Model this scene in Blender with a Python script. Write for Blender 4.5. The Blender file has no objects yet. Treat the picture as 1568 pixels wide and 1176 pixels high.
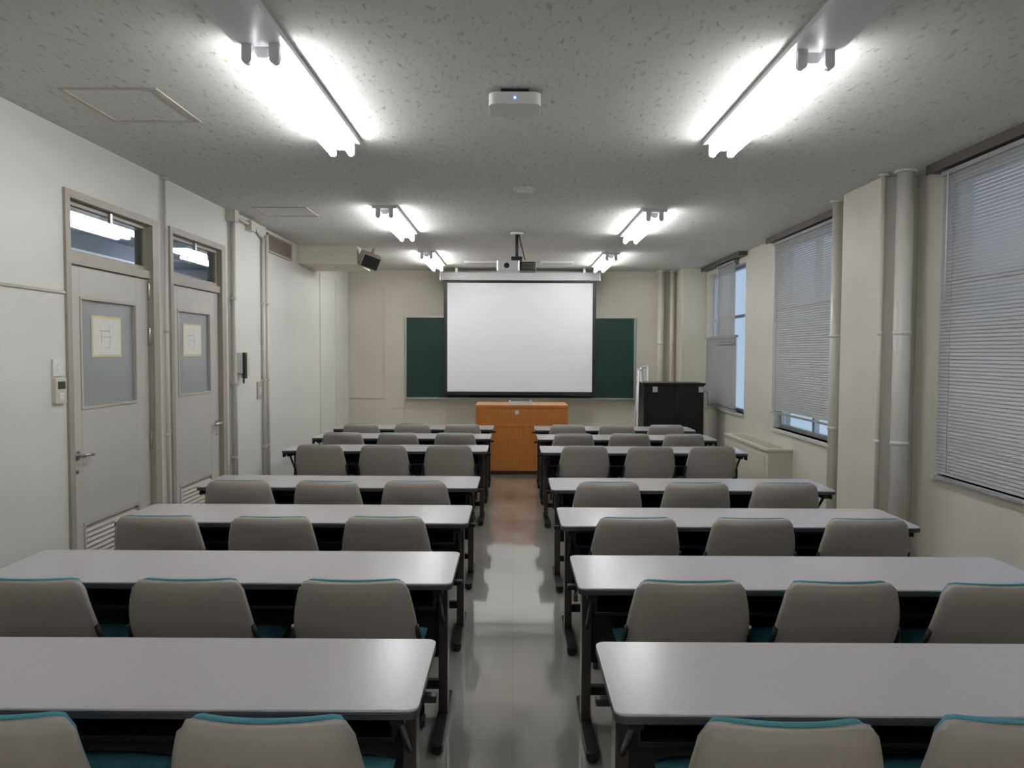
import bpy, bmesh, math, random
from mathutils import Vector, Matrix
random.seed(3)
S=bpy.context.scene
S.view_settings.view_transform='Standard'
# ------------------------------------------------------------ materials
def newmat(name):
    m=bpy.data.materials.new(name); m.use_nodes=True
    nt=m.node_tree; return m,nt,nt.nodes['Principled BSDF']
def mat(name,col,rough=.5,metal=0,var=.06,scale=6,bump=0,bscale=120,spec=.5,emit=None,es=0):
    m,nt,b=newmat(name)
    N=nt.nodes; L=nt.links
    tc=N.new('ShaderNodeTexCoord'); no=N.new('ShaderNodeTexNoise'); no.inputs['Scale'].default_value=scale
    no.inputs['Detail'].default_value=4
    L.new(tc.outputs['Object'],no.inputs['Vector'])
    cr=N.new('ShaderNodeValToRGB')
    cr.color_ramp.elements[0].position=.3; cr.color_ramp.elements[1].position=.7
    cr.color_ramp.elements[0].color=[c*(1-var) for c in col]+[1]
    cr.color_ramp.elements[1].color=[min(1,c*(1+var)) for c in col]+[1]
    L.new(no.outputs['Fac'],cr.inputs['Fac']); L.new(cr.outputs['Color'],b.inputs['Base Color'])
    b.inputs['Roughness'].default_value=rough; b.inputs['Metallic'].default_value=metal
    b.inputs['Specular IOR Level'].default_value=spec
    if bump:
        n2=N.new('ShaderNodeTexNoise'); n2.inputs['Scale'].default_value=bscale; L.new(tc.outputs['Object'],n2.inputs['Vector'])
        bp=N.new('ShaderNodeBump'); bp.inputs['Strength'].default_value=bump; bp.inputs['Distance'].default_value=.01
        L.new(n2.outputs['Fac'],bp.inputs['Height']); L.new(bp.outputs['Normal'],b.inputs['Normal'])
    if emit:
        b.inputs['Emission Color'].default_value=list(emit)+[1]; b.inputs['Emission Strength'].default_value=es
    return m
def ceiling_mat():
    m,nt,b=newmat('ceiling_fissured'); N=nt.nodes; L=nt.links
    tc=N.new('ShaderNodeTexCoord')
    mp=N.new('ShaderNodeMapping'); mp.inputs['Scale'].default_value=(1.0,.36,1)
    L.new(tc.outputs['Object'],mp.inputs['Vector'])
    n=N.new('ShaderNodeTexNoise'); n.inputs['Scale'].default_value=42; n.inputs['Detail'].default_value=3; n.inputs['Distortion'].default_value=.6
    L.new(mp.outputs['Vector'],n.inputs['Vector'])
    cr=N.new('ShaderNodeValToRGB'); e=cr.color_ramp.elements
    e[0].position=.28; e[0].color=(.43,.41,.365,1); e[1].position=.42; e[1].color=(.665,.66,.62,1)
    L.new(n.outputs['Fac'],cr.inputs['Fac'])
    n3=N.new('ShaderNodeTexNoise'); n3.inputs['Scale'].default_value=.8; L.new(tc.outputs['Object'],n3.inputs['Vector'])
    mx=N.new('ShaderNodeMix'); mx.data_type='RGBA'; mx.blend_type='MULTIPLY'; mx.inputs[0].default_value=.12
    L.new(cr.outputs['Color'],mx.inputs[6]); L.new(n3.outputs['Fac'],mx.inputs[7])
    L.new(mx.outputs[2],b.inputs['Base Color'])
    n2=N.new('ShaderNodeTexNoise'); n2.inputs['Scale'].default_value=30; n2.inputs['Detail'].default_value=5
    L.new(tc.outputs['Object'],n2.inputs['Vector'])
    bp=N.new('ShaderNodeBump'); bp.inputs['Strength'].default_value=.10; bp.inputs['Distance'].default_value=.012
    L.new(n2.outputs['Fac'],bp.inputs['Height']); L.new(bp.outputs['Normal'],b.inputs['Normal'])
    b.inputs['Roughness'].default_value=.9; return m
def floor_mat():
    m,nt,b=newmat('floor_vinyl_tile'); N=nt.nodes; L=nt.links
    tc=N.new('ShaderNodeTexCoord'); br=N.new('ShaderNodeTexBrick')
    br.offset=0; br.inputs['Scale'].default_value=1; br.inputs['Brick Width'].default_value=.3; br.inputs['Row Height'].default_value=.3
    br.inputs['Mortar Size'].default_value=.0009; br.inputs['Mortar'].default_value=(.27,.25,.22,1)
    br.inputs['Color1'].default_value=(.41,.39,.35,1); br.inputs['Color2'].default_value=(.395,.375,.335,1)
    L.new(tc.outputs['Object'],br.inputs['Vector'])
    n=N.new('ShaderNodeTexNoise'); n.inputs['Scale'].default_value=3; n.inputs['Detail'].default_value=8
    L.new(tc.outputs['Object'],n.inputs['Vector'])
    mx=N.new('ShaderNodeMix'); mx.data_type='RGBA'; mx.blend_type='MULTIPLY'; mx.inputs[0].default_value=.25
    L.new(br.outputs['Color'],mx.inputs[6]); L.new(n.outputs['Fac'],mx.inputs[7]); L.new(mx.outputs[2],b.inputs['Base Color'])
    mr=N.new('ShaderNodeMapRange'); mr.inputs['To Min'].default_value=.02; mr.inputs['To Max'].default_value=.08
    L.new(n.outputs['Fac'],mr.inputs['Value'])
    b.inputs['Roughness'].default_value=.35
    b.inputs['Coat Weight'].default_value=1; b.inputs['Coat IOR'].default_value=2.5
    L.new(mr.outputs['Result'],b.inputs['Coat Roughness'])
    n2=N.new('ShaderNodeTexNoise'); n2.inputs['Scale'].default_value=4; L.new(tc.outputs['Object'],n2.inputs['Vector'])
    bp=N.new('ShaderNodeBump'); bp.inputs['Strength'].default_value=.03; bp.inputs['Distance'].default_value=.02
    L.new(n2.outputs['Fac'],bp.inputs['Height']); L.new(bp.outputs['Normal'],b.inputs['Normal']); L.new(bp.outputs['Normal'],b.inputs['Coat Normal'])
    return m
def wood_mat():
    m,nt,b=newmat('orange_wood'); N=nt.nodes; L=nt.links
    tc=N.new('ShaderNodeTexCoord'); mp=N.new('ShaderNodeMapping'); mp.inputs['Scale'].default_value=(3,3,.4)
    L.new(tc.outputs['Object'],mp.inputs['Vector'])
    n=N.new('ShaderNodeTexNoise'); n.inputs['Scale'].default_value=14; n.inputs['Detail'].default_value=6; n.inputs['Distortion'].default_value=1
    L.new(mp.outputs['Vector'],n.inputs['Vector'])
    cr=N.new('ShaderNodeValToRGB'); e=cr.color_ramp.elements
    e[0].position=.3; e[0].color=(.44,.155,.028,1); e[1].position=.7; e[1].color=(.54,.205,.042,1)
    L.new(n.outputs['Fac'],cr.inputs['Fac']); L.new(cr.outputs['Color'],b.inputs['Base Color'])
    b.inputs['Roughness'].default_value=.35; return m
def glass_mat(name,tint,fac=.08):
    m,nt,b=newmat(name); N=nt.nodes; L=nt.links
    out=N['Material Output']; N.remove(b)
    tr=N.new('ShaderNodeBsdfTransparent'); tr.inputs['Color'].default_value=list(tint)+[1]
    gl=N.new('ShaderNodeBsdfGlossy'); gl.inputs['Roughness'].default_value=.03
    mx=N.new('ShaderNodeMixShader'); mx.inputs[0].default_value=fac; L.new(tr.outputs[0],mx.inputs[1]); L.new(gl.outputs[0],mx.inputs[2])
    L.new(mx.outputs[0],out.inputs['Surface']); return m
def blind_mat():
    m,nt,b=newmat('blind_slat'); N=nt.nodes; L=nt.links
    out=N['Material Output']
    b.inputs['Base Color'].default_value=(.34,.335,.33,1); b.inputs['Roughness'].default_value=.45
    tl=N.new('ShaderNodeBsdfTranslucent'); tl.inputs['Color'].default_value=(.5,.53,.58,1)
    mx=N.new('ShaderNodeMixShader'); mx.inputs[0].default_value=.07
    L.new(b.outputs[0],mx.inputs[1]); L.new(tl.outputs[0],mx.inputs[2]); L.new(mx.outputs[0],out.inputs['Surface'])
    return m

M={}
M['ceil']=ceiling_mat(); M['floor']=floor_mat(); M['wood']=wood_mat()
M['wallL']=mat('wall_paint_white',(.665,.66,.61),.6,var=.03,scale=1.5,bump=.06,bscale=90)
M['wallF']=mat('wall_paint_cream',(.62,.585,.475),.6,var=.04,scale=1.2,bump=.06,bscale=90)
M['wallR']=mat('wall_paint_offwhite',(.57,.545,.48),.6,var=.04,scale=1.5,bump=.06,bscale=90)
M['trim']=mat('trim_beige',(.46,.42,.37),.5,var=.03)
M['door']=mat('door_paint',(.51,.49,.45),.45,var=.02)
M['doorframe']=mat('door_frame_paint',(.34,.305,.26),.45,var=.03)
M['metal']=mat('brushed_metal',(.5,.5,.5),.3,1,var=.05,scale=40)
M['alu']=mat('aluminium',(.6,.61,.62),.35,.8,var=.03,scale=40)
M['dark']=mat('dark_metal',(.012,.012,.014),.4,var=.1,spec=.3)
M['brown']=mat('dark_brown_metal',(.035,.025,.023),.35,var=.1)
M['black']=mat('black_plastic',(.015,.015,.017),.45)
M['blackcab']=mat('black_laminate',(.010,.010,.011),.35,spec=.3)
M['desktop']=mat('desk_laminate',(.485,.462,.475),.25,var=.02,scale=60)
M['deskedge']=mat('desk_edge_band',(.045,.043,.05),.4)
M['chairback']=mat('chair_shell_plastic',(.29,.26,.232),.5,var=.03,scale=30,bump=.1,bscale=500)
M['teal']=mat('teal_fabric',(.055,.235,.285),.85,var=.12,scale=120,bump=.2,bscale=700)
M['green']=mat('chalkboard_green',(.006,.042,.030),.5,var=.15,scale=3)
M['screen']=mat('screen_fabric',(.93,.935,.95),.8,var=.005)
M['white']=mat('white_plastic',(.72,.72,.72),.4,var=.02)
M['housing']=mat('lamp_housing_white',(.72,.73,.75),.4,var=.02)
M['tube']=mat('fluorescent_tube',(.9,.9,.9),.3,emit=(.975,.98,.985),es=39)
M['ctube']=mat('corridor_tube',(.9,.9,.9),.3,emit=(.93,.97,1.0),es=26)
M['led']=mat('blue_led',(.1,.2,.9),.3,emit=(.1,.3,1),es=6)
M['cream']=mat('cream_metal',(.58,.54,.44),.45,var=.03)
M['frost']=mat('frosted_glass',(.31,.33,.33),.22,var=.05,scale=2)
M['paper']=mat('paper',(.78,.77,.72),.8,var=.04,scale=25)
M['yellow']=mat('yellow_paper',(.68,.6,.33),.8)
M['pipe']=mat('painted_pipe',(.61,.585,.53),.35,var=.03)
M['vent']=mat('vent_brown',(.14,.10,.07),.6)
M['lcd']=mat('lcd_dark',(.03,.05,.04),.2)
M['rail']=mat('rail_dark',(.07,.055,.045),.5)
M['corr']=mat('corridor_paint',(.24,.27,.32),.7)
M['glass']=glass_mat('window_glass',(.92,.95,.97))
M['tglass']=glass_mat('transom_glass',(.85,.9,.95),.12)
M['blind']=blind_mat()
M['lens']=mat('lens_glass',(.02,.02,.04),.05)

# ------------------------------------------------------------ mesh builder
class B:
    def __init__(s): s.bm=bmesh.new(); s.mats=[]
    def mi(s,m):
        m=M[m]
        if m not in s.mats: s.mats.append(m)
        return s.mats.index(m)
    def faces(s,vs,fs,m,smooth=False):
        i=s.mi(m); V=[s.bm.verts.new(v) for v in vs]
        for f in fs:
            try:
                F=s.bm.faces.new([V[k] for k in f]); F.material_index=i; F.smooth=smooth
            except ValueError: pass
        return V
    def box(s,x0,x1,y0,y1,z0,z1,m,R=None):
        vs=[(x,y,z) for x in(x0,x1) for y in(y0,y1) for z in(z0,z1)]
        if R is not None: vs=[R@Vector(v) for v in vs]
        s.faces(vs,[(0,1,3,2),(4,6,7,5),(0,4,5,1),(2,3,7,6),(0,2,6,4),(1,5,7,3)],m)
    def cyl(s,p0,p1,r,m,seg=16,r2=None,caps=True):
        p0=Vector(p0);p1=Vector(p1);r2=r if r2 is None else r2
        a=(p1-p0).normalized(); u=a.orthogonal().normalized(); w=a.cross(u)
        vs=[];
        for p,rr in((p0,r),(p1,r2)):
            for k in range(seg):
                t=2*math.pi*k/seg; vs.append(p+u*rr*math.cos(t)+w*rr*math.sin(t))
        fs=[(k,(k+1)%seg,seg+(k+1)%seg,seg+k) for k in range(seg)]
        V=s.faces(vs,fs,m,True)
        if caps:
            i=s.mi(m)
            for rng in (V[:seg][::-1],V[seg:]):
                F=s.bm.faces.new(rng); F.material_index=i
    def tube(s,pts,r,m,seg=10):
        for a,b in zip(pts,pts[1:]): s.cyl(a,b,r,m,seg)
    def prism(s,out,z0,z1,m,mt=None):
        n=len(out); vs=[(x,y,z0) for x,y in out]+[(x,y,z1) for x,y in out]
        V=s.faces(vs,[(k,(k+1)%n,n+(k+1)%n,n+k) for k in range(n)],m)
        F=s.bm.faces.new(V[:n][::-1]);F.material_index=s.mi(m)
        F=s.bm.faces.new(V[n:]);F.material_index=s.mi(mt or m)
    def prism_y(s,out,y0,y1,m):
        n=len(out); vs=[(x,y0,z) for x,z in out]+[(x,y1,z) for x,z in out]
        V=s.faces(vs,[(k,(k+1)%n,n+(k+1)%n,n+k) for k in range(n)],m)
        s.bm.faces.new(V[:n][::-1]).material_index=s.mi(m); s.bm.faces.new(V[n:]).material_index=s.mi(m)
    def sheet(s,f,nu,nv,m,back,mb=None):
        P=[[f(i/nu*2-1,j/nv) for i in range(nu+1)] for j in range(nv+1)]
        Q=[[back(i/nu*2-1,j/nv) for i in range(nu+1)] for j in range(nv+1)]
        vp=[[s.bm.verts.new(p) for p in r] for r in P]; vq=[[s.bm.verts.new(p) for p in r] for r in Q]
        i1=s.mi(m); i2=s.mi(mb or m)
        def F(l,i):
            g=s.bm.faces.new(l); g.material_index=i; g.smooth=True
        for j in range(nv):
            for i in range(nu):
                F([vp[j][i],vp[j+1][i],vp[j+1][i+1],vp[j][i+1]],i1)
                F([vq[j][i],vq[j][i+1],vq[j+1][i+1],vq[j+1][i]],i2)
        for i in range(nu):
            F([vp[nv][i],vq[nv][i],vq[nv][i+1],vp[nv][i+1]],i2); F([vp[0][i],vp[0][i+1],vq[0][i+1],vq[0][i]],i2)
        for j in range(nv):
            F([vp[j][0],vq[j][0],vq[j+1][0],vp[j+1][0]],i2); F([vp[j][nu],vp[j+1][nu],vq[j+1][nu],vq[j][nu]],i2)
    def finish(s,name,bevel=0,seg=2,loc=None):
        me=bpy.data.meshes.new(name); bmesh.ops.recalc_face_normals(s.bm,faces=s.bm.faces); s.bm.to_mesh(me); s.bm.free()
        for m in s.mats: me.materials.append(m)
        o=bpy.data.objects.new(name,me); S.collection.objects.link(o)
        if loc: o.location=loc
        if bevel:
            b=o.modifiers.new('bevel','BEVEL'); b.width=bevel; b.segments=seg; b.limit_method='ANGLE'; b.angle_limit=math.radians(50)
        return o
def inst(o,loc,rot=0):
    c=o.copy(); c.location=loc; c.rotation_euler[2]=rot; S.collection.objects.link(c); return c
def rrect(x0,x1,y0,y1,r,n=5):
    o=[]
    for cx,cy,a in((x1-r,y0+r,-90),(x1-r,y1-r,0),(x0+r,y1-r,90),(x0+r,y0+r,180)):
        for k in range(n+1):
            t=math.radians(a+90*k/n); o.append((cx+r*math.cos(t),cy+r*math.sin(t)))
    return o

XL,XR,YF,YB,H=-2.68,3.0,12.0,-2.6,2.93
# ------------------------------------------------------------ shell
b=B(); b.box(XL-.2,XR+.2,YB-.2,YF+.2,-.1,0,'floor'); b.finish('floor')
b=B(); b.box(XL-.2,XR+.2,YB-.2,YF+.2,H,H+.1,'ceil'); b.finish('ceiling')
D1=(4.41,5.56); D2=(5.75,6.85); DT=2.58
b=B()
x0,x1=XL-.15,XL
b.box(x0,x1,YB-.2,D1[0],0,H,'wallL'); b.box(x0,x1,D1[1],D2[0],0,H,'wallL'); b.box(x0,x1,D2[1],YF+.2,0,H,'wallL')
b.box(x0,x1,D1[0],D1[1],DT,H,'wallL'); b.box(x0,x1,D2[0],D2[1],DT,H,'wallL')
b.finish('wall_left')
b=B()
b.box(XL,XR,YF,YF+.2,0,H,'wallF')
b.finish('wall_front')
b=B(); b.box(XL,XR,YB-.2,YB,0,H,'wallL'); b.finish('wall_back')
WINS=[(2.2,5.2,.76,2.84),(6.62,8.5,.76,2.84),(9.6,11.42,.82,2.80)]
b=B(); x0,x1=XR,XR+.2
ys=[YB-.2]
for (a,c,z0,z1) in WINS:
    b.box(x0,x1,ys[-1],a,0,H,'wallR'); b.box(x0,x1,a,c,0,z0,'wallR'); b.box(x0,x1,a,c,z1,H,'wallR'); ys.append(c)
b.box(x0,x1,ys[-1],YF+.2,0,H,'wallR')
b.finish('wall_right')
# pillars
b=B(); b.box(2.73,XR,5.53,6.19,0,H,'wallR'); b.finish('pillar_wall_right',.006)
b=B(); b.box(2.62,XR,11.55,YF,0,H,'wallF'); b.finish('pillar_corner_front',.006)
b=B(); b.box(XL,XL+.035,7.0,7.93,0,H,'wallL'); b.finish('pillar_wall_left',.006)

# windows
for k,(a,c,z0,z1) in enumerate(WINS):
    b=B(); fx0,fx1=XR+.08,XR+.13; t=.045
    b.box(fx0,fx1,a,c,z0,z0+t,'alu'); b.box(fx0,fx1,a,c,z1-t,z1,'alu')
    b.box(fx0,fx1,a,a+t,z0+t,z1-t,'alu'); b.box(fx0,fx1,c-t,c,z0+t,z1-t,'alu')
    mid=(a+c)/2
    b.box(fx0,fx1,mid-.03,mid+.03,z0+t,z1-t,'alu')
    b.box(fx0,fx1,a+t,c-t,2.1,2.14,'alu')
    b.box(fx0+.02,fx0+.026,a+t,c-t,z0+t,z1-t,'glass')
    b.box(XR-.03,XR+.08,a-.03,c+.03,z0-.03,z0,'pipe')
    b.finish('window_%d'%(k+1))
# blinds
def blind(y0,y1,ztop,zbot,x=2.955,tilt=66):
    b=B(); b.box(x-.02,x+.02,y0,y1,ztop-.03,ztop,'blind'); z=ztop-.045; p=.024
    ang=math.radians(tilt); w=.0135
    dx,dz=w*math.cos(ang),w*math.sin(ang)
    while z>zbot+.02:
        pr=[(x-dx,z-dz),(x-.2*dx+.002,z),(x+dx,z+dz)]
        vs=[]
        for (xx,zz) in pr:
            vs+= [(xx,y0,zz),(xx,y1,zz)]
        b.faces(vs,[(0,1,3,2),(2,3,5,4)],'blind',True)
        z-=p
    b.box(x-.013,x+.013,y0,y1,zbot-.012,zbot+.008,'blind')
    n=max(2,int((y1-y0)/.6))
    for i in range(n):
        yy=y0+.15+(y1-y0-.3)*i/(n-1); b.cyl((x-.016,yy,zbot),(x-.016,yy,ztop-.02),.0012,'blind',5)
    b.cyl((x-.03,y1-.1,ztop-.9),(x-.03,y1-.1,ztop-.02),.004,'white',6)
    return b.finish('venetian_blind')
blind(2.15,5.14,2.86,.76); blind(6.66,8.44,2.86,.95); blind(9.9,10.75,2.86,1.75,2.95)
blind(9.84,11.4,1.86,.84,2.965)
for i,(a,c,_,_) in enumerate(WINS):
    b=B(); b.box(2.90,XR,a-.05,c+.05,2.875,H,'rail'); b.box(2.89,2.90,a-.05,c+.05,2.865,H,'rail'); b.finish('trim_%d'%(i+1))

# pipes
def pipe(name,x,y,r,z0=0,z1=H,m='pipe',rings=(.95,1.75)):
    b=B(); b.cyl((x,y,z0),(x,y,z1),r,m,24)
    for z in rings:
        if z0<z<z1: b.cyl((x,y,z),(x,y,z+.03),r+.004,m,24)
    b.cyl((x,y,z1-.02),(x,y,z1),r+.02,m,24)
    return b.finish(name)
pipe('drain_pipe',2.81,5.36,.058); pipe('drain_pipe',2.79,6.42,.045)
pipe('drain_pipe',2.36,11.9,.05); pipe('drain_pipe',2.54,11.9,.03)
pipe('conduit_pipe',2.70,5.46,.015)
pipe('conduit_pipe',XL+.02,5.655,.012)
b=B()
for (yy,zz,xx,rr) in((6.97,H,.045,.02),(7.74,2.785,.06,.018),(7.86,2.84,.06,.018)):
    b.cyl((XL+xx,yy,0),(XL+xx,yy,zz),rr,'pipe',20)
    for z in(.6,1.3,2.1): b.box(XL+xx-.03,XL+xx+rr+.003,yy-rr-.006,yy+rr+.006,z,z+.02,'pipe')
b.tube([(XL+.06,7.74,2.785),(XL+.06,7.5,2.86),(XL+.06,7.0,2.88)],.018,'pipe'); b.box(XL+.035,XL+.1,7.3,7.42,2.8,2.9,'pipe'); b.box(XL,XL+.09,6.9,6.99,2.82,H,'pipe'); b.finish('conduit_pipe')

# ------------------------------------------------------------ doors
def door(name,y0,y1,handle_near):
    fr=B(); a,c=y0,y1; X0,X1=XL-.12,XL+.018
    fr.box(X0,X1,a,a+.05,0,DT,'doorframe'); fr.box(X0,X1,c-.09,c,0,DT,'doorframe'); fr.box(X0,X1,a+.05,c-.09,DT-.05,DT,'doorframe')
    fr.box(X0+.02,X1-.02,a+.05,c-.09,2.14,2.20,'doorframe')
    g0,g1=a+.05,c-.09
    t=.03; z0,z1=2.20,DT-.05; xx0,xx1=XL-.06,XL-.03
    fr.box(xx0,xx1,g0,g1,z0,z0+t,'doorframe'); fr.box(xx0,xx1,g0,g1,z1-t,z1,'doorframe'); fr.box(xx0,xx1,g0,g0+t,z0+t,z1-t,'doorframe'); fr.box(xx0,xx1,g1-t,g1,z0+t,z1-t,'doorframe')
    fr.box(XL-.047,XL-.043,g0+t,g1-t,z0+t,z1-t,'tglass')
    ym=(g0+g1)/2; fr.box(xx1,xx1+.02,ym-.012,ym+.012,z1-.07,z1-.005,'metal')
    fr.finish('door_frame',.003)
    d=B(); L0,L1=g0+.005,g1-.005; x0,x1=XL-.065,XL-.025; w=L1-L0
    wy0,wy1=(L0+.14,L1-.17); wz0,wz1=1.24,1.95; lz0,lz1=.17,.52
    d.box(x0,x1,L0,wy0,.01,2.135,'door'); d.box(x0,x1,wy1,L1,.01,2.135,'door')
    d.box(x0,x1,wy0,wy1,wz1,2.135,'door'); d.box(x0,x1,wy0,wy1,lz1,wz0,'door'); d.box(x0,x1,wy0,wy1,.01,lz0,'door')
    q=.018; X=x1+.006
    for (p0,p1,q0,q1) in((wy0,wy1,wz0,wz0+q),(wy0,wy1,wz1-q,wz1),(wy0,wy0+q,wz0+q,wz1-q),(wy1-q,wy1,wz0+q,wz1-q),(wy0,wy1,lz0,lz0+q),(wy0,wy1,lz1-q,lz1),(wy0,wy0+q,lz0+q,lz1-q),(wy1-q,wy1,lz0+q,lz1-q)):
        d.box(x1-.02,X,p0,p1,q0,q1,'trim')
    d.box(x0+.012,x0+.02,wy0,wy1,wz0,wz1,'frost')
    n=9
    for k in range(n):
        z=lz0+q+.02+(lz1-lz0-2*q-.02)*k/n
        d.faces([(x1,wy0+q,z-.012),(x1,wy1-q,z-.012),(x0+.005,wy1-q,z+.028),(x0+.005,wy0+q,z+.028),(x1+.003,wy0+q,z-.01),(x1+.003,wy1-q,z-.01),(x0+.008,wy1-q,z+.031),(x0+.008,wy0+q,z+.031)],
          [(0,1,2,3),(4,7,6,5),(0,4,5,1),(2,6,7,3)],'trim')
    hy=L0+.07 if handle_near else L1-.07; s=1 if handle_near else -1
    d.cyl((x1,hy,.96),(x1+.012,hy,.96),.032,'metal'); d.cyl((x1,hy,.96),(x1+.06,hy,.96),.011,'metal'); d.tube([(x1+.055,hy,.96),(x1+.055,hy+s*.06,.963),(x1+.045,hy+s*.115,.955)],.010,'metal')
    d.cyl((x1,hy,.86),(x1+.01,hy,.86),.014,'metal')
    hg=L1 if handle_near else L0
    for z in(.95,1.72,2.05): 
        d.cyl((x1+.012,hg-.002,z-.06),(x1+.012,hg-.002,z+.06),.010,'metal',10)
    d.finish(name,.002)
    p=B(); py=(wy0+wy1)/2
    p.box(x0+.021,x0+.023,py-.19,py+.17,1.57,1.84,'yellow'); p.box(x0+.023,x0+.025,py-.175,py+.155,1.585,1.825,'paper')
    for (a0,a1,h0,h1) in((-.10,.02,1.74,1.745),(-.06,.05,1.70,1.704),(-.02,.025,1.63,1.634),(.02,.024,1.63,1.78),(-.08,-.076,1.66,1.74)):
        p.box(x0+.025,x0+.0256,py+a0,py+a1,h0,h1,'trim')
    p.finish('paper_notice')
door('door_1',D1[0],D1[1],True); door('door_2',D2[0],D2[1],False)
# corridor beyond the doors
b=B(); b.box(-4.95,-4.85,2,13,0,H,'corr'); b.box(-4.85,XL-.2,2,13,H,H+.1,'corr'); b.box(-4.85,XL-.2,2,13,-.1,0,'corr'); b.box(-4.85,XL-.2,12.9,13,0,H,'corr'); b.box(-4.85,XL-.2,2,2.1,0,H,'corr')
b.finish('wall_corridor')
b=B(); b.box(-4.85,-4.76,2.2,12.8,2.62,2.70,'white'); b.box(-4.85,-4.80,2.2,12.8,2.70,2.73,'white'); b.finish('trim_corridor_rail')
for y0 in(6.5,9.0):
    b=B(); b.box(-4.22,-3.96,y0,y0+1.4,H-.07,H,'housing')
    for dx in(-.07,0,.07): b.cyl((-4.09+dx,y0+.03,H-.09),(-4.09+dx,y0+1.37,H-.09),.026,'ctube',10)
    b.finish('corridor_light')

# left-wall details
b=B(); b.box(XL,XL+.012,YB,D1[0],1.95,1.965,'trim'); b.finish('trim_4')
b=B(); b.box(XL,XL+.01,11.1,11.12,0,2.7,'wallL');b.box(XL,XL+.012,10.2,10.215,0,2.7,'wallL'); b.finish('trim_5')
b=B(); b.box(XL,XL+.025,4.27,4.375,1.30,1.45,'cream'); b.box(XL+.025,XL+.028,4.29,4.36,1.385,1.43,'lcd'); b.box(XL+.025,XL+.03,4.30,4.345,1.32,1.36,'white'); b.finish('thermostat_panel',.004)
b=B(); b.box(XL,XL+.012,4.27,4.37,1.46,1.56,'white'); b.box(XL+.012,XL+.016,4.305,4.335,1.49,1.53,'paper'); b.finish('light_switch',.002)
b=B(); b.box(XL+.035,XL+.08,7.15,7.28,1.38,1.55,'cream'); b.box(XL+.08,XL+.11,7.06,7.12,1.35,1.60,'black'); b.box(XL+.035,XL+.085,7.05,7.13,1.4,1.6,'white'); b.tube([(XL+.09,7.09,1.36),(XL+.08,7.1,1.30),(XL+.06,7.14,1.34)],.006,'black',8); b.finish('wall_phone',.006)
b=B(); b.box(XL+.035,XL+.05,7.58,7.70,1.12,1.30,'trim'); b.box(XL+.05,XL+.056,7.62,7.66,1.18,1.24,'white'); b.finish('light_switch',.003)
b=B(); b.box(XL,XL+.02,8.02,8.85,2.70,2.88,'vent')
for k in range(8): b.box(XL+.02,XL+.03,8.05,8.82,2.715+k*.021,2.719+k*.021,'trim')
for (p,q,r,s_) in((8.0,8.87,2.69,2.705),(8.0,8.87,2.875,2.89),(8.0,8.02,2.69,2.89),(8.85,8.87,2.69,2.89)): b.box(XL,XL+.032,p,q,r,s_,'trim')
b.finish('air_vent')
b=B(); b.box(XL,-1.95,9.2,10.05,2.70,H,'wallF'); b.finish('trim_ceiling_duct',.006)
# speaker
b=B(); R=Matrix.Translation((-1.82,9.35,2.76))@Matrix.Rotation(math.radians(20),4,'Z')@Matrix.Rotation(math.radians(22),4,'X')@Matrix.Rotation(math.radians(18),4,'Y')
b.box(-.12,.12,-.08,.08,-.09,.09,'trim',R); b.box(-.105,.105,-.09,-.08,-.075,.075,'black',R)
b.box(-.02,.02,-.02,.02,.08,.16,'trim',R); b.box(-.14,-.12,-.03,.03,-.09,.09,'trim',R)
b.finish('wall_speaker',.004)

# ------------------------------------------------------------ front wall
b=B(); x0,x1,z0,z1,y=-1.735,1.945,.88,2.17,11.96; YC=YF-.001
b.box(x0,x1,y,YC,z0,z1,'green')
t=.022
b.box(x0-t,x1+t,y-.012,YC,z1,z1+t,'alu'); b.box(x0-t,x1+t,y-.012,YC,z0-t,z0,'alu'); b.box(x0-t,x0,y-.012,YC,z0,z1,'alu'); b.box(x1,x1+t,y-.012,YC,z0,z1,'alu')
b.box(x0,x1,y-.08,y-.012,z0-.022,z0-.01,'alu'); b.box(x0,x1,y-.083,y-.078,z0-.022,z0+.004,'alu')
for xx,l in((-1.3,.06),(-.95,.07),(1.5,.06),(1.7,.08)): b.cyl((xx,y-.045,z0-.003),(xx+l,y-.045,z0-.003),.006,'white',8)
b.box(-1.2,-1.05,y-.07,y-.02,z0-.01,z0+.03,'black')
b.finish('chalkboard',.002)
b=B(); ys=11.62
b.box(-1.14,1.33,ys-.05,ys+.06,2.74,2.86,'white')
b.box(-1.10,1.29,ys-.002,ys+.004,.98,2.75,'black')
b.box(-1.045,1.235,ys-.006,ys-.002,.995,2.70,'screen')
b.box(-1.11,1.30,ys-.015,ys+.015,.94,.975,'black')
for xx in(-.9,1.1): b.box(xx-.02,xx+.02,ys-.02,ys+.03,2.86,H,'metal')
b.box(-1.16,-1.14,ys-.06,ys+.07,2.73,2.87,'alu'); b.box(1.33,1.35,ys-.06,ys+.07,2.73,2.87,'alu')
b.finish('projection_screen',.003)
b=B()
for (p0,p1,q0,q1) in((-2.66,-2.10,2.66,2.67),(-2.66,-2.10,.86,.87),(-2.11,-2.10,.87,2.66)): b.box(p0,p1,YF-.02,YF,q0,q1,'wallF')
b.box(-2.66,-2.11,YF-.01,YF,.87,2.66,'wallF'); b.finish('trim_6')
b=B(); b.box(-1.8,-1.79,YF-.01,YF,0,.86,'wallF'); b.box(-2.0,2.3,YF-.012,YF,.70,.712,'wallF'); b.box(-1.12,-1.108,YF-.012,YF,0,.7,'wallF'); b.finish('trim_7')
b=B(); b.box(XL,2.6,YF-.015,YF,0,.08,'rail'); b.finish('baseboard_front')
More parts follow.
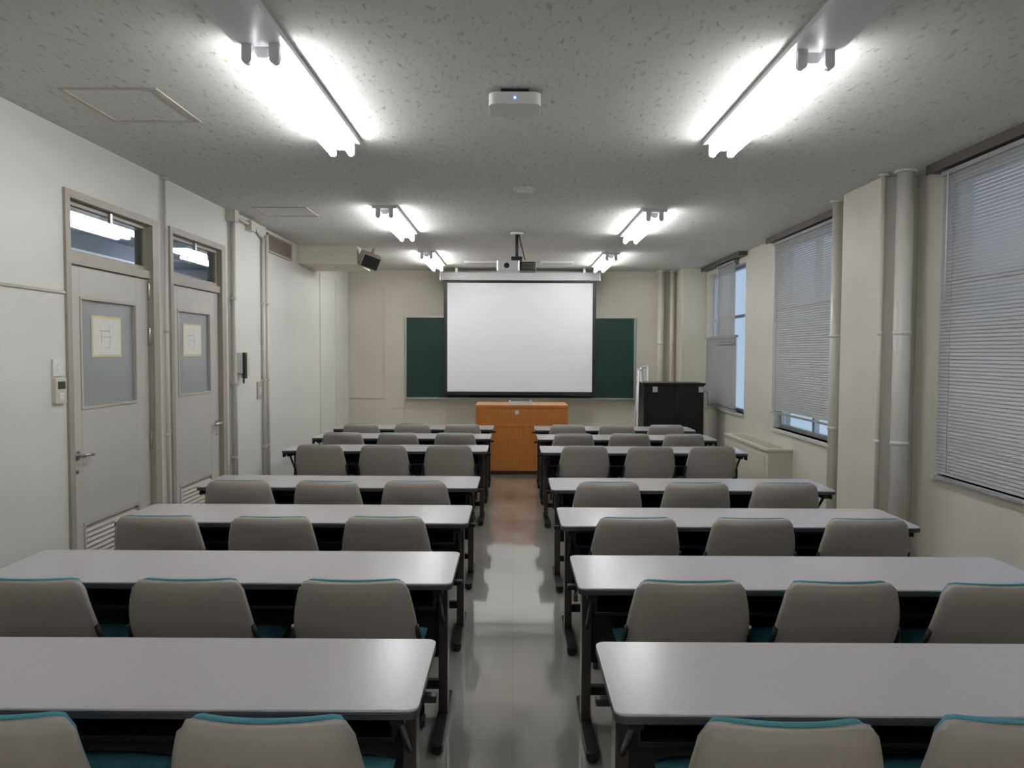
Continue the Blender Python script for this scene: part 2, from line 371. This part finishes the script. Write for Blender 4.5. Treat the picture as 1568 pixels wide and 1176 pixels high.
b=B(); b.box(XL,XL+.01,YB,D1[0],0,.07,'rail'); b.box(XL,XL+.01,7.93,YF-.02,0,.07,'rail'); b.finish('baseboard_left')
b=B(); b.box(XR-.01,XR,YB,5.5,0,.07,'rail'); b.box(XR-.01,XR,6.2,7.85,0,.07,'rail'); b.finish('baseboard_right')

# podium
b=B(); px0,px1,py0,py1=-.50,.72,9.68,10.28; zt=.92
b.box(px0+.03,px1-.03,py0+.03,py1-.02,0,.05,'brown')
b.box(px0+.01,px1-.01,py0+.012,py1,.05,zt-.035,'wood')
b.box(px0,px1,py0,py1+.01,zt-.035,zt,'wood')
b.box(px0,px0+.03,py0,py0+.014,.05,zt-.035,'wood'); b.box(px1-.03,px1,py0,py0+.014,.05,zt-.035,'wood')
b.box(px0+.03,px1-.03,py0+.004,py0+.014,zt-.28,zt-.27,'wood')
b.box(-.06,.24,py0+.04,py0+.24,zt,zt+.05,'white')
b.box(-.04,.22,py0+.06,py0+.22,zt+.05,zt+.056,'black')
b.box(.02,.07,py0+.008,py0+.012,zt-.12,zt-.07,'white')
b.finish('lectern_desk',.004)

# black cabinet
b=B(); cx0,cx1,cy0,cy1,ct=1.83,2.72,10.45,10.95,1.19
b.box(cx0+.02,cx1-.02,cy0+.01,cy1,.07,ct-.03,'blackcab'); b.box(cx0,cx1,cy0-.01,cy1+.01,ct-.03,ct,'blackcab')
mid=(cx0+cx1)/2
b.box(cx0+.03,mid-.003,cy0-.008,cy0+.01,.1,ct-.05,'blackcab'); b.box(mid+.003,cx1-.03,cy0-.008,cy0+.01,.1,ct-.05,'blackcab')
b.box(cx0+.14,cx0+.21,cy0-.012,cy0-.008,ct-.13,ct-.05,'alu'); 
b.box(cx1-.10,cx1-.03,cy0-.012,cy0-.008,ct-.13,ct-.05,'alu')
for xx in(mid-.05,mid+.05): b.box(xx-.008,xx+.008,cy0-.03,cy0-.008,.55,.7,'dark')
for xx in(cx0+.08,cx1-.08):
    for yy in(cy0+.07,cy1-.07): b.cyl((xx-.015,yy,.035),(xx+.015,yy,.035),.035,'dark'); b.box(xx-.02,xx+.02,yy-.02,yy+.02,.05,.075,'metal')
b.tube([(cx1-.02,cy0+.05,1.1),(cx1+.06,cy0+.05,1.05),(cx1+.06,cy0+.05,.85),(cx1-.02,cy0+.05,.8)],.012,'metal',8)
b.finish('media_cabinet',.006)
# easel behind the cabinet
b=B()
b.tube([(1.72,10.3,0),(1.80,10.62,1.36)],.014,'white'); b.tube([(1.78,10.95,0),(1.80,10.62,1.36)],.014,'white')
b.tube([(1.98,11.05,0),(1.90,11.02,1.40),(2.0,11.02,1.42),(2.02,11.02,0)],.012,'white')
b.tube([(1.74,10.38,.35),(1.775,10.9,.35)],.01,'white'); b.box(1.84,2.02,11.04,11.05,1.18,1.38,'paper'); b.tube([(1.80,10.62,1.36),(1.90,11.02,1.36)],.01,'white')
b.finish('folding_easel')

# fan-coil unit under windows
b=B(); b.box(2.74,XR-.0,7.9,9.5,.06,.56,'cream'); b.box(2.72,XR,7.88,9.52,.56,.585,'cream'); b.box(2.76,XR,7.92,9.48,0,.06,'rail')
b.box(2.732,2.74,8.0,9.4,.12,.5,'cream')
for k in range(12): b.box(2.78,2.93,8.02+k*.115,8.10+k*.115,.585,.592,'trim')
b.finish('fan_coil_unit',.006)

# ------------------------------------------------------------ ceiling items
def lamp(name,x,y,L=1.38,near=0.0):
    b=B(); z=H
    b.box(-.11,.11,-near,L,-.028,0,'housing')
    vs=[];
    for yy in(0.035,L-.035):
        vs+=[(-.055,yy,-.0285),(.055,yy,-.0285),(.022,yy,-.075),(-.022,yy,-.075)]
    b.faces(vs,[(0,1,5,4),(1,2,6,5),(2,3,7,6),(3,0,4,7),(0,3,2,1),(4,5,6,7)],'housing')
    for s in(-1,1):
        # U-shaped lamp holder: straight sides, round lower end
        out=[(s*.058-.021,-.0285),(s*.058-.021,-.09)]+[(s*.058-.021*math.cos(math.pi*k/10),-.09-.021*math.sin(math.pi*k/10)) for k in range(1,10)]+[(s*.058+.021,-.09),(s*.058+.021,-.0285)]
        for yy in(.0,L-.03): b.prism_y(out,yy,yy+.03,'housing')
        b.cyl((s*.058,.0305,-.088),(s*.058,L-.0305,-.088),.018,'tube',12)
    return b.finish(name,.0,loc=(x,y,z))
lamp('fluorescent_ceiling_light',-1.07,3.15,1.5,near=1.6)
lamp('fluorescent_ceiling_light',1.28,3.19,1.45,near=1.6)
o=lamp('fluorescent_ceiling_light',-1.17,6.7,1.45); inst(o,(-1.14,9.65,H)); inst(o,(1.29,6.82,H)); inst(o,(1.28,9.75,H))
inst(o,(-1.07,-1.4,H)); inst(o,(1.28,-1.4,H))
# access point
b=B(); ay=3.72
b.prism(rrect(-.13,.13,ay,ay+.2,.04),H-.085,H-.025,'white'); b.box(-.07,.07,ay+.03,ay+.17,H-.025,H,'dark')
b.cyl((.0,ay,H-.055),(.0,ay-.004,H-.055),.006,'led',10)
b.finish('wireless_access_point',.014,4)
b=B(); b.cyl((.08,6.0,H-.02),(.08,6.0,H),.09,'ceil',32); b.cyl((.08,6.0,H-.045),(.08,6.0,H-.02),.05,'ceil',32,r2=.07); b.finish('smoke_detector',.003)
def hatch(x0,x1,y0,y1,i):
    b=B(); t=.02; z0,z1=H-.006,H; m='trim'
    b.box(x0,x1,y0,y0+t,z0,z1,m);b.box(x0,x1,y1-t,y1,z0,z1,m);b.box(x0,x0+t,y0+t,y1-t,z0,z1,m);b.box(x1-t,x1,y0+t,y1-t,z0,z1,m)
    b.finish('trim_%d'%i)
hatch(-2.3,-1.8,3.76,4.30,8); hatch(-2.4,-1.9,6.8,7.25,9)
for xx in(-.72,.38):
    b=B(); b.box(xx,xx+.48,10.7,10.86,H-.025,H,'white')
    for k in range(3): b.box(xx+.02,xx+.46,10.725+.04*k,10.74+.04*k,H-.03,H-.025,'trim')
    b.finish('ceiling_air_diffuser')
# projector
b=B(); b.cyl((.03,8.2,H-.02),(.03,8.2,H),.07,'white',24)
b.cyl((.03,8.2,2.66),(.03,8.2,H-.02),.018,'dark',12)
b.box(-.03,.09,8.14,8.26,2.62,2.665,'dark')
b.prism(rrect(-.19,.06,8.05,8.33,.02),2.50,2.61,'alu'); b.prism(rrect(.06,.24,8.08,8.33,.02),2.505,2.60,'dark')
b.cyl((.15,8.33,2.55),(.15,8.37,2.55),.035,'lens',20); b.cyl((-.08,8.05,2.555),(-.08,8.043,2.555),.03,'lens',16)
b.tube([(.05,8.2,H-.01),(.075,8.16,2.8),(.12,8.12,2.62)],.006,'dark',8)
for k in range(5): b.box(.08,.22,8.075,8.08,2.52+k*.015,2.526+k*.015,'metal')
b.finish('ceiling_projector',.004)

# ------------------------------------------------------------ desks
def desk(name,side):
    L,D,Zt=1.90,.47,.70
    b=B(); xs=sorted((0,side*L))
    b.prism(rrect(xs[0],xs[1],0,D,.03),Zt-.008,Zt,'desktop')
    b.prism(rrect(xs[0],xs[1],0,D,.03),Zt-.028,Zt-.0082,'deskedge')
    X=lambda a,c:sorted((side*a,side*c))
    for e in(.06,L-.06):
        a,c=X(e-.020,e+.020)
        b.box(a,c,.27,.35,.04,Zt-.06,'brown')
        b.box(a,c,.04,D-.04,Zt-.062,Zt-.028,'dark')
        out=rrect(a-.004,c+.004,-.0,D+.03,.02); b.prism(out,.012,.045,'dark')
        for yy in(.03,D): b.cyl(((a+c)/2,yy,0),((a+c)/2,yy,.014),.018,'black',12)
    a,c=X(.08,L-.08)
    b.box(a,c,.12,D-.06,Zt-.15,Zt-.135,'dark'); b.box(a,c,D-.065,D-.055,Zt-.135,Zt-.03,'dark')
    for k in range(3):
        e=.085+(L-.17)*k/2; p,q=X(e-.004,e+.004); b.box(p,q,.12,D-.06,Zt-.135,Zt-.028,'dark')
    b.box(a,c,.345,.36,.26,Zt-.15,'dark')
    b.box(a,c,.335,.365,.12,.16,'dark')
    for e,f in((-.03,.06),(L-.06,L+.03)):
        p,q=X(e,f); b.box(p,q,.16,.19,Zt-.06,Zt-.04,'dark')
        s0=side*(-.025 if e<0 else L+.025)
        if e>0: b.box(s0-.008,s0+.008,.14,.21,Zt-.085,Zt-.02,'dark')
    for e in(.06,L-.06):
        p=side*e; b.tube([(p,.06,Zt-.05),(p,.28,.44)],.009,'dark',8)
    return b.finish(name,.003)
ROWS=[1.84,2.87,3.90,4.93,6.77,7.79,8.73]
dl=desk('long_desk',-1); dr=desk('long_desk',1)
dl.location=(-.24,ROWS[0],0); dr.location=(.26,ROWS[0]-.015,0)
for r in ROWS[1:]:
    inst(dl,(-.24,r,0)); inst(dr,(.255,r-.05,0))

# ------------------------------------------------------------ chairs
def chair(name):
    b=B()
    zt,zb=.785,.47
    def hw(v): return .222+.014*math.sin(math.pi*min(1,max(0,1-v))*.9)-.020*v
    def surf(u,v,off,k=1.0,dz=0):
        ztop=zt+dz-.006*u*u; a=.80
        if abs(u)>a: ztop-=.04*(1-math.sqrt(max(0,1-((abs(u)-a)/(1-a))**2)))
        zbot=zb+(.03*max(0,(abs(u)-.7)/.3)**2)
        z=zbot+(ztop-zbot)*v
        x=hw(v)*u*k
        y=.045*(u*u) + .085*(1-v)**1.3+ .0 - .012*math.sin(v*math.pi)
        return Vector((x,y+off,z))
    nu,nv=20,10
    b.sheet(lambda u,v:surf(u,v,.012),nu,nv,'chairback',lambda u,v:surf(u*(.97 if v>0 else 1),v,-.010-.008*(1-u**4)*(1-(2*v-1)**6),dz=-.006*v),'chairback')
    b.sheet(lambda u,v:surf(u,.06+.92*v,.036+.032*(1-u**6)*(1-(2*v-1)**8),.91,dz=.006),nu,nv,'teal',lambda u,v:surf(u,.06+.94*v,.011,.92,dz=.003),'teal')
    def seat(u,v,z,k): 
        w=.225*k*(1-.06*(1-v)); y=.10+.42*v - .03*abs(u)**4*(v-.5)*2
        return Vector((w*u,y,z))
    b.sheet(lambda u,v:seat(u,v,.445+.015*(1-u**4)*(1-(2*v-1)**6)-.01*max(0,v-.8)*5,1),12,10,'teal',lambda u,v:seat(u,v,.415,.98),'teal')
    b.sheet(lambda u,v:seat(u,v,.414,.97),6,6,'black',lambda u,v:seat(u,v,.385,.9),'black')
    for s in(-1,1):
        x=s*.19
        b.tube([(x,.15,.39),(x+s*.01,.07,.06)],.011,'dark'); b.tube([(x,.45,.39),(x+s*.01,.50,.06)],.011,'dark')
        b.tube([(x,.14,.385),(x,.46,.385)],.011,'dark')
        b.tube([(s*.195,.24,.40),(s*.238,.17,.43),(s*.242,.11,.50),(s*.225,.075,.60)],.010,'dark')
        for yy in(.07,.50):
            b.cyl((x+s*.01-.012,yy,.027),(x+s*.01+.012,yy,.027),.027,'black',16); b.cyl((x+s*.01,yy,.03),(x+s*.01,yy,.07),.008,'dark',8)
    b.tube([(-.19,.14,.385),(.19,.14,.385)],.011,'dark'); b.tube([(-.19,.46,.385),(.19,.46,.385)],.011,'dark')
    return b.finish(name)
ch=chair('classroom_chair'); first=True
CX=[(-.56,-1.20,-1.78,.625,1.17,1.75),(-.58,-1.185,-1.76,.65,1.20,1.76),(-.645,-1.215,-1.795,.625,1.21,1.785),(-.63,-1.195,-1.765,.61,1.18,1.75),(-.575,-1.16,-1.73,.64,1.225,1.78),(-.6,-1.19,-1.76,.62,1.2,1.76),(-.59,-1.17,-1.76,.63,1.2,1.77)]
for i,r in enumerate(ROWS):
    for x in CX[i]:
        yy=r-.26+random.uniform(-.012,.01)+(.02 if i==0 else 0)
        if first: ch.location=(x,yy,0); first=False
        else: inst(ch,(x,yy,0),random.uniform(-.02,.02))

# ------------------------------------------------------------ world & camera
w=bpy.data.worlds.new('World'); S.world=w; w.use_nodes=True
bg=w.node_tree.nodes['Background']; bg.inputs['Color'].default_value=(.62,.80,1,1); bg.inputs['Strength'].default_value=.85
cd=bpy.data.cameras.new('Camera'); cam=bpy.data.objects.new('Camera',cd); S.collection.objects.link(cam); S.camera=cam
cd.sensor_width=36; cd.lens=1130/1568*36; cd.clip_start=.02
p=math.atan(48/1130)
cam.matrix_world=Matrix.Translation((0,0,1.61))@Matrix.Rotation(math.radians(.12),4,'Z')@Matrix.Rotation(math.pi/2-p,4,'X')@Matrix.Rotation(math.radians(.25),4,'Z')
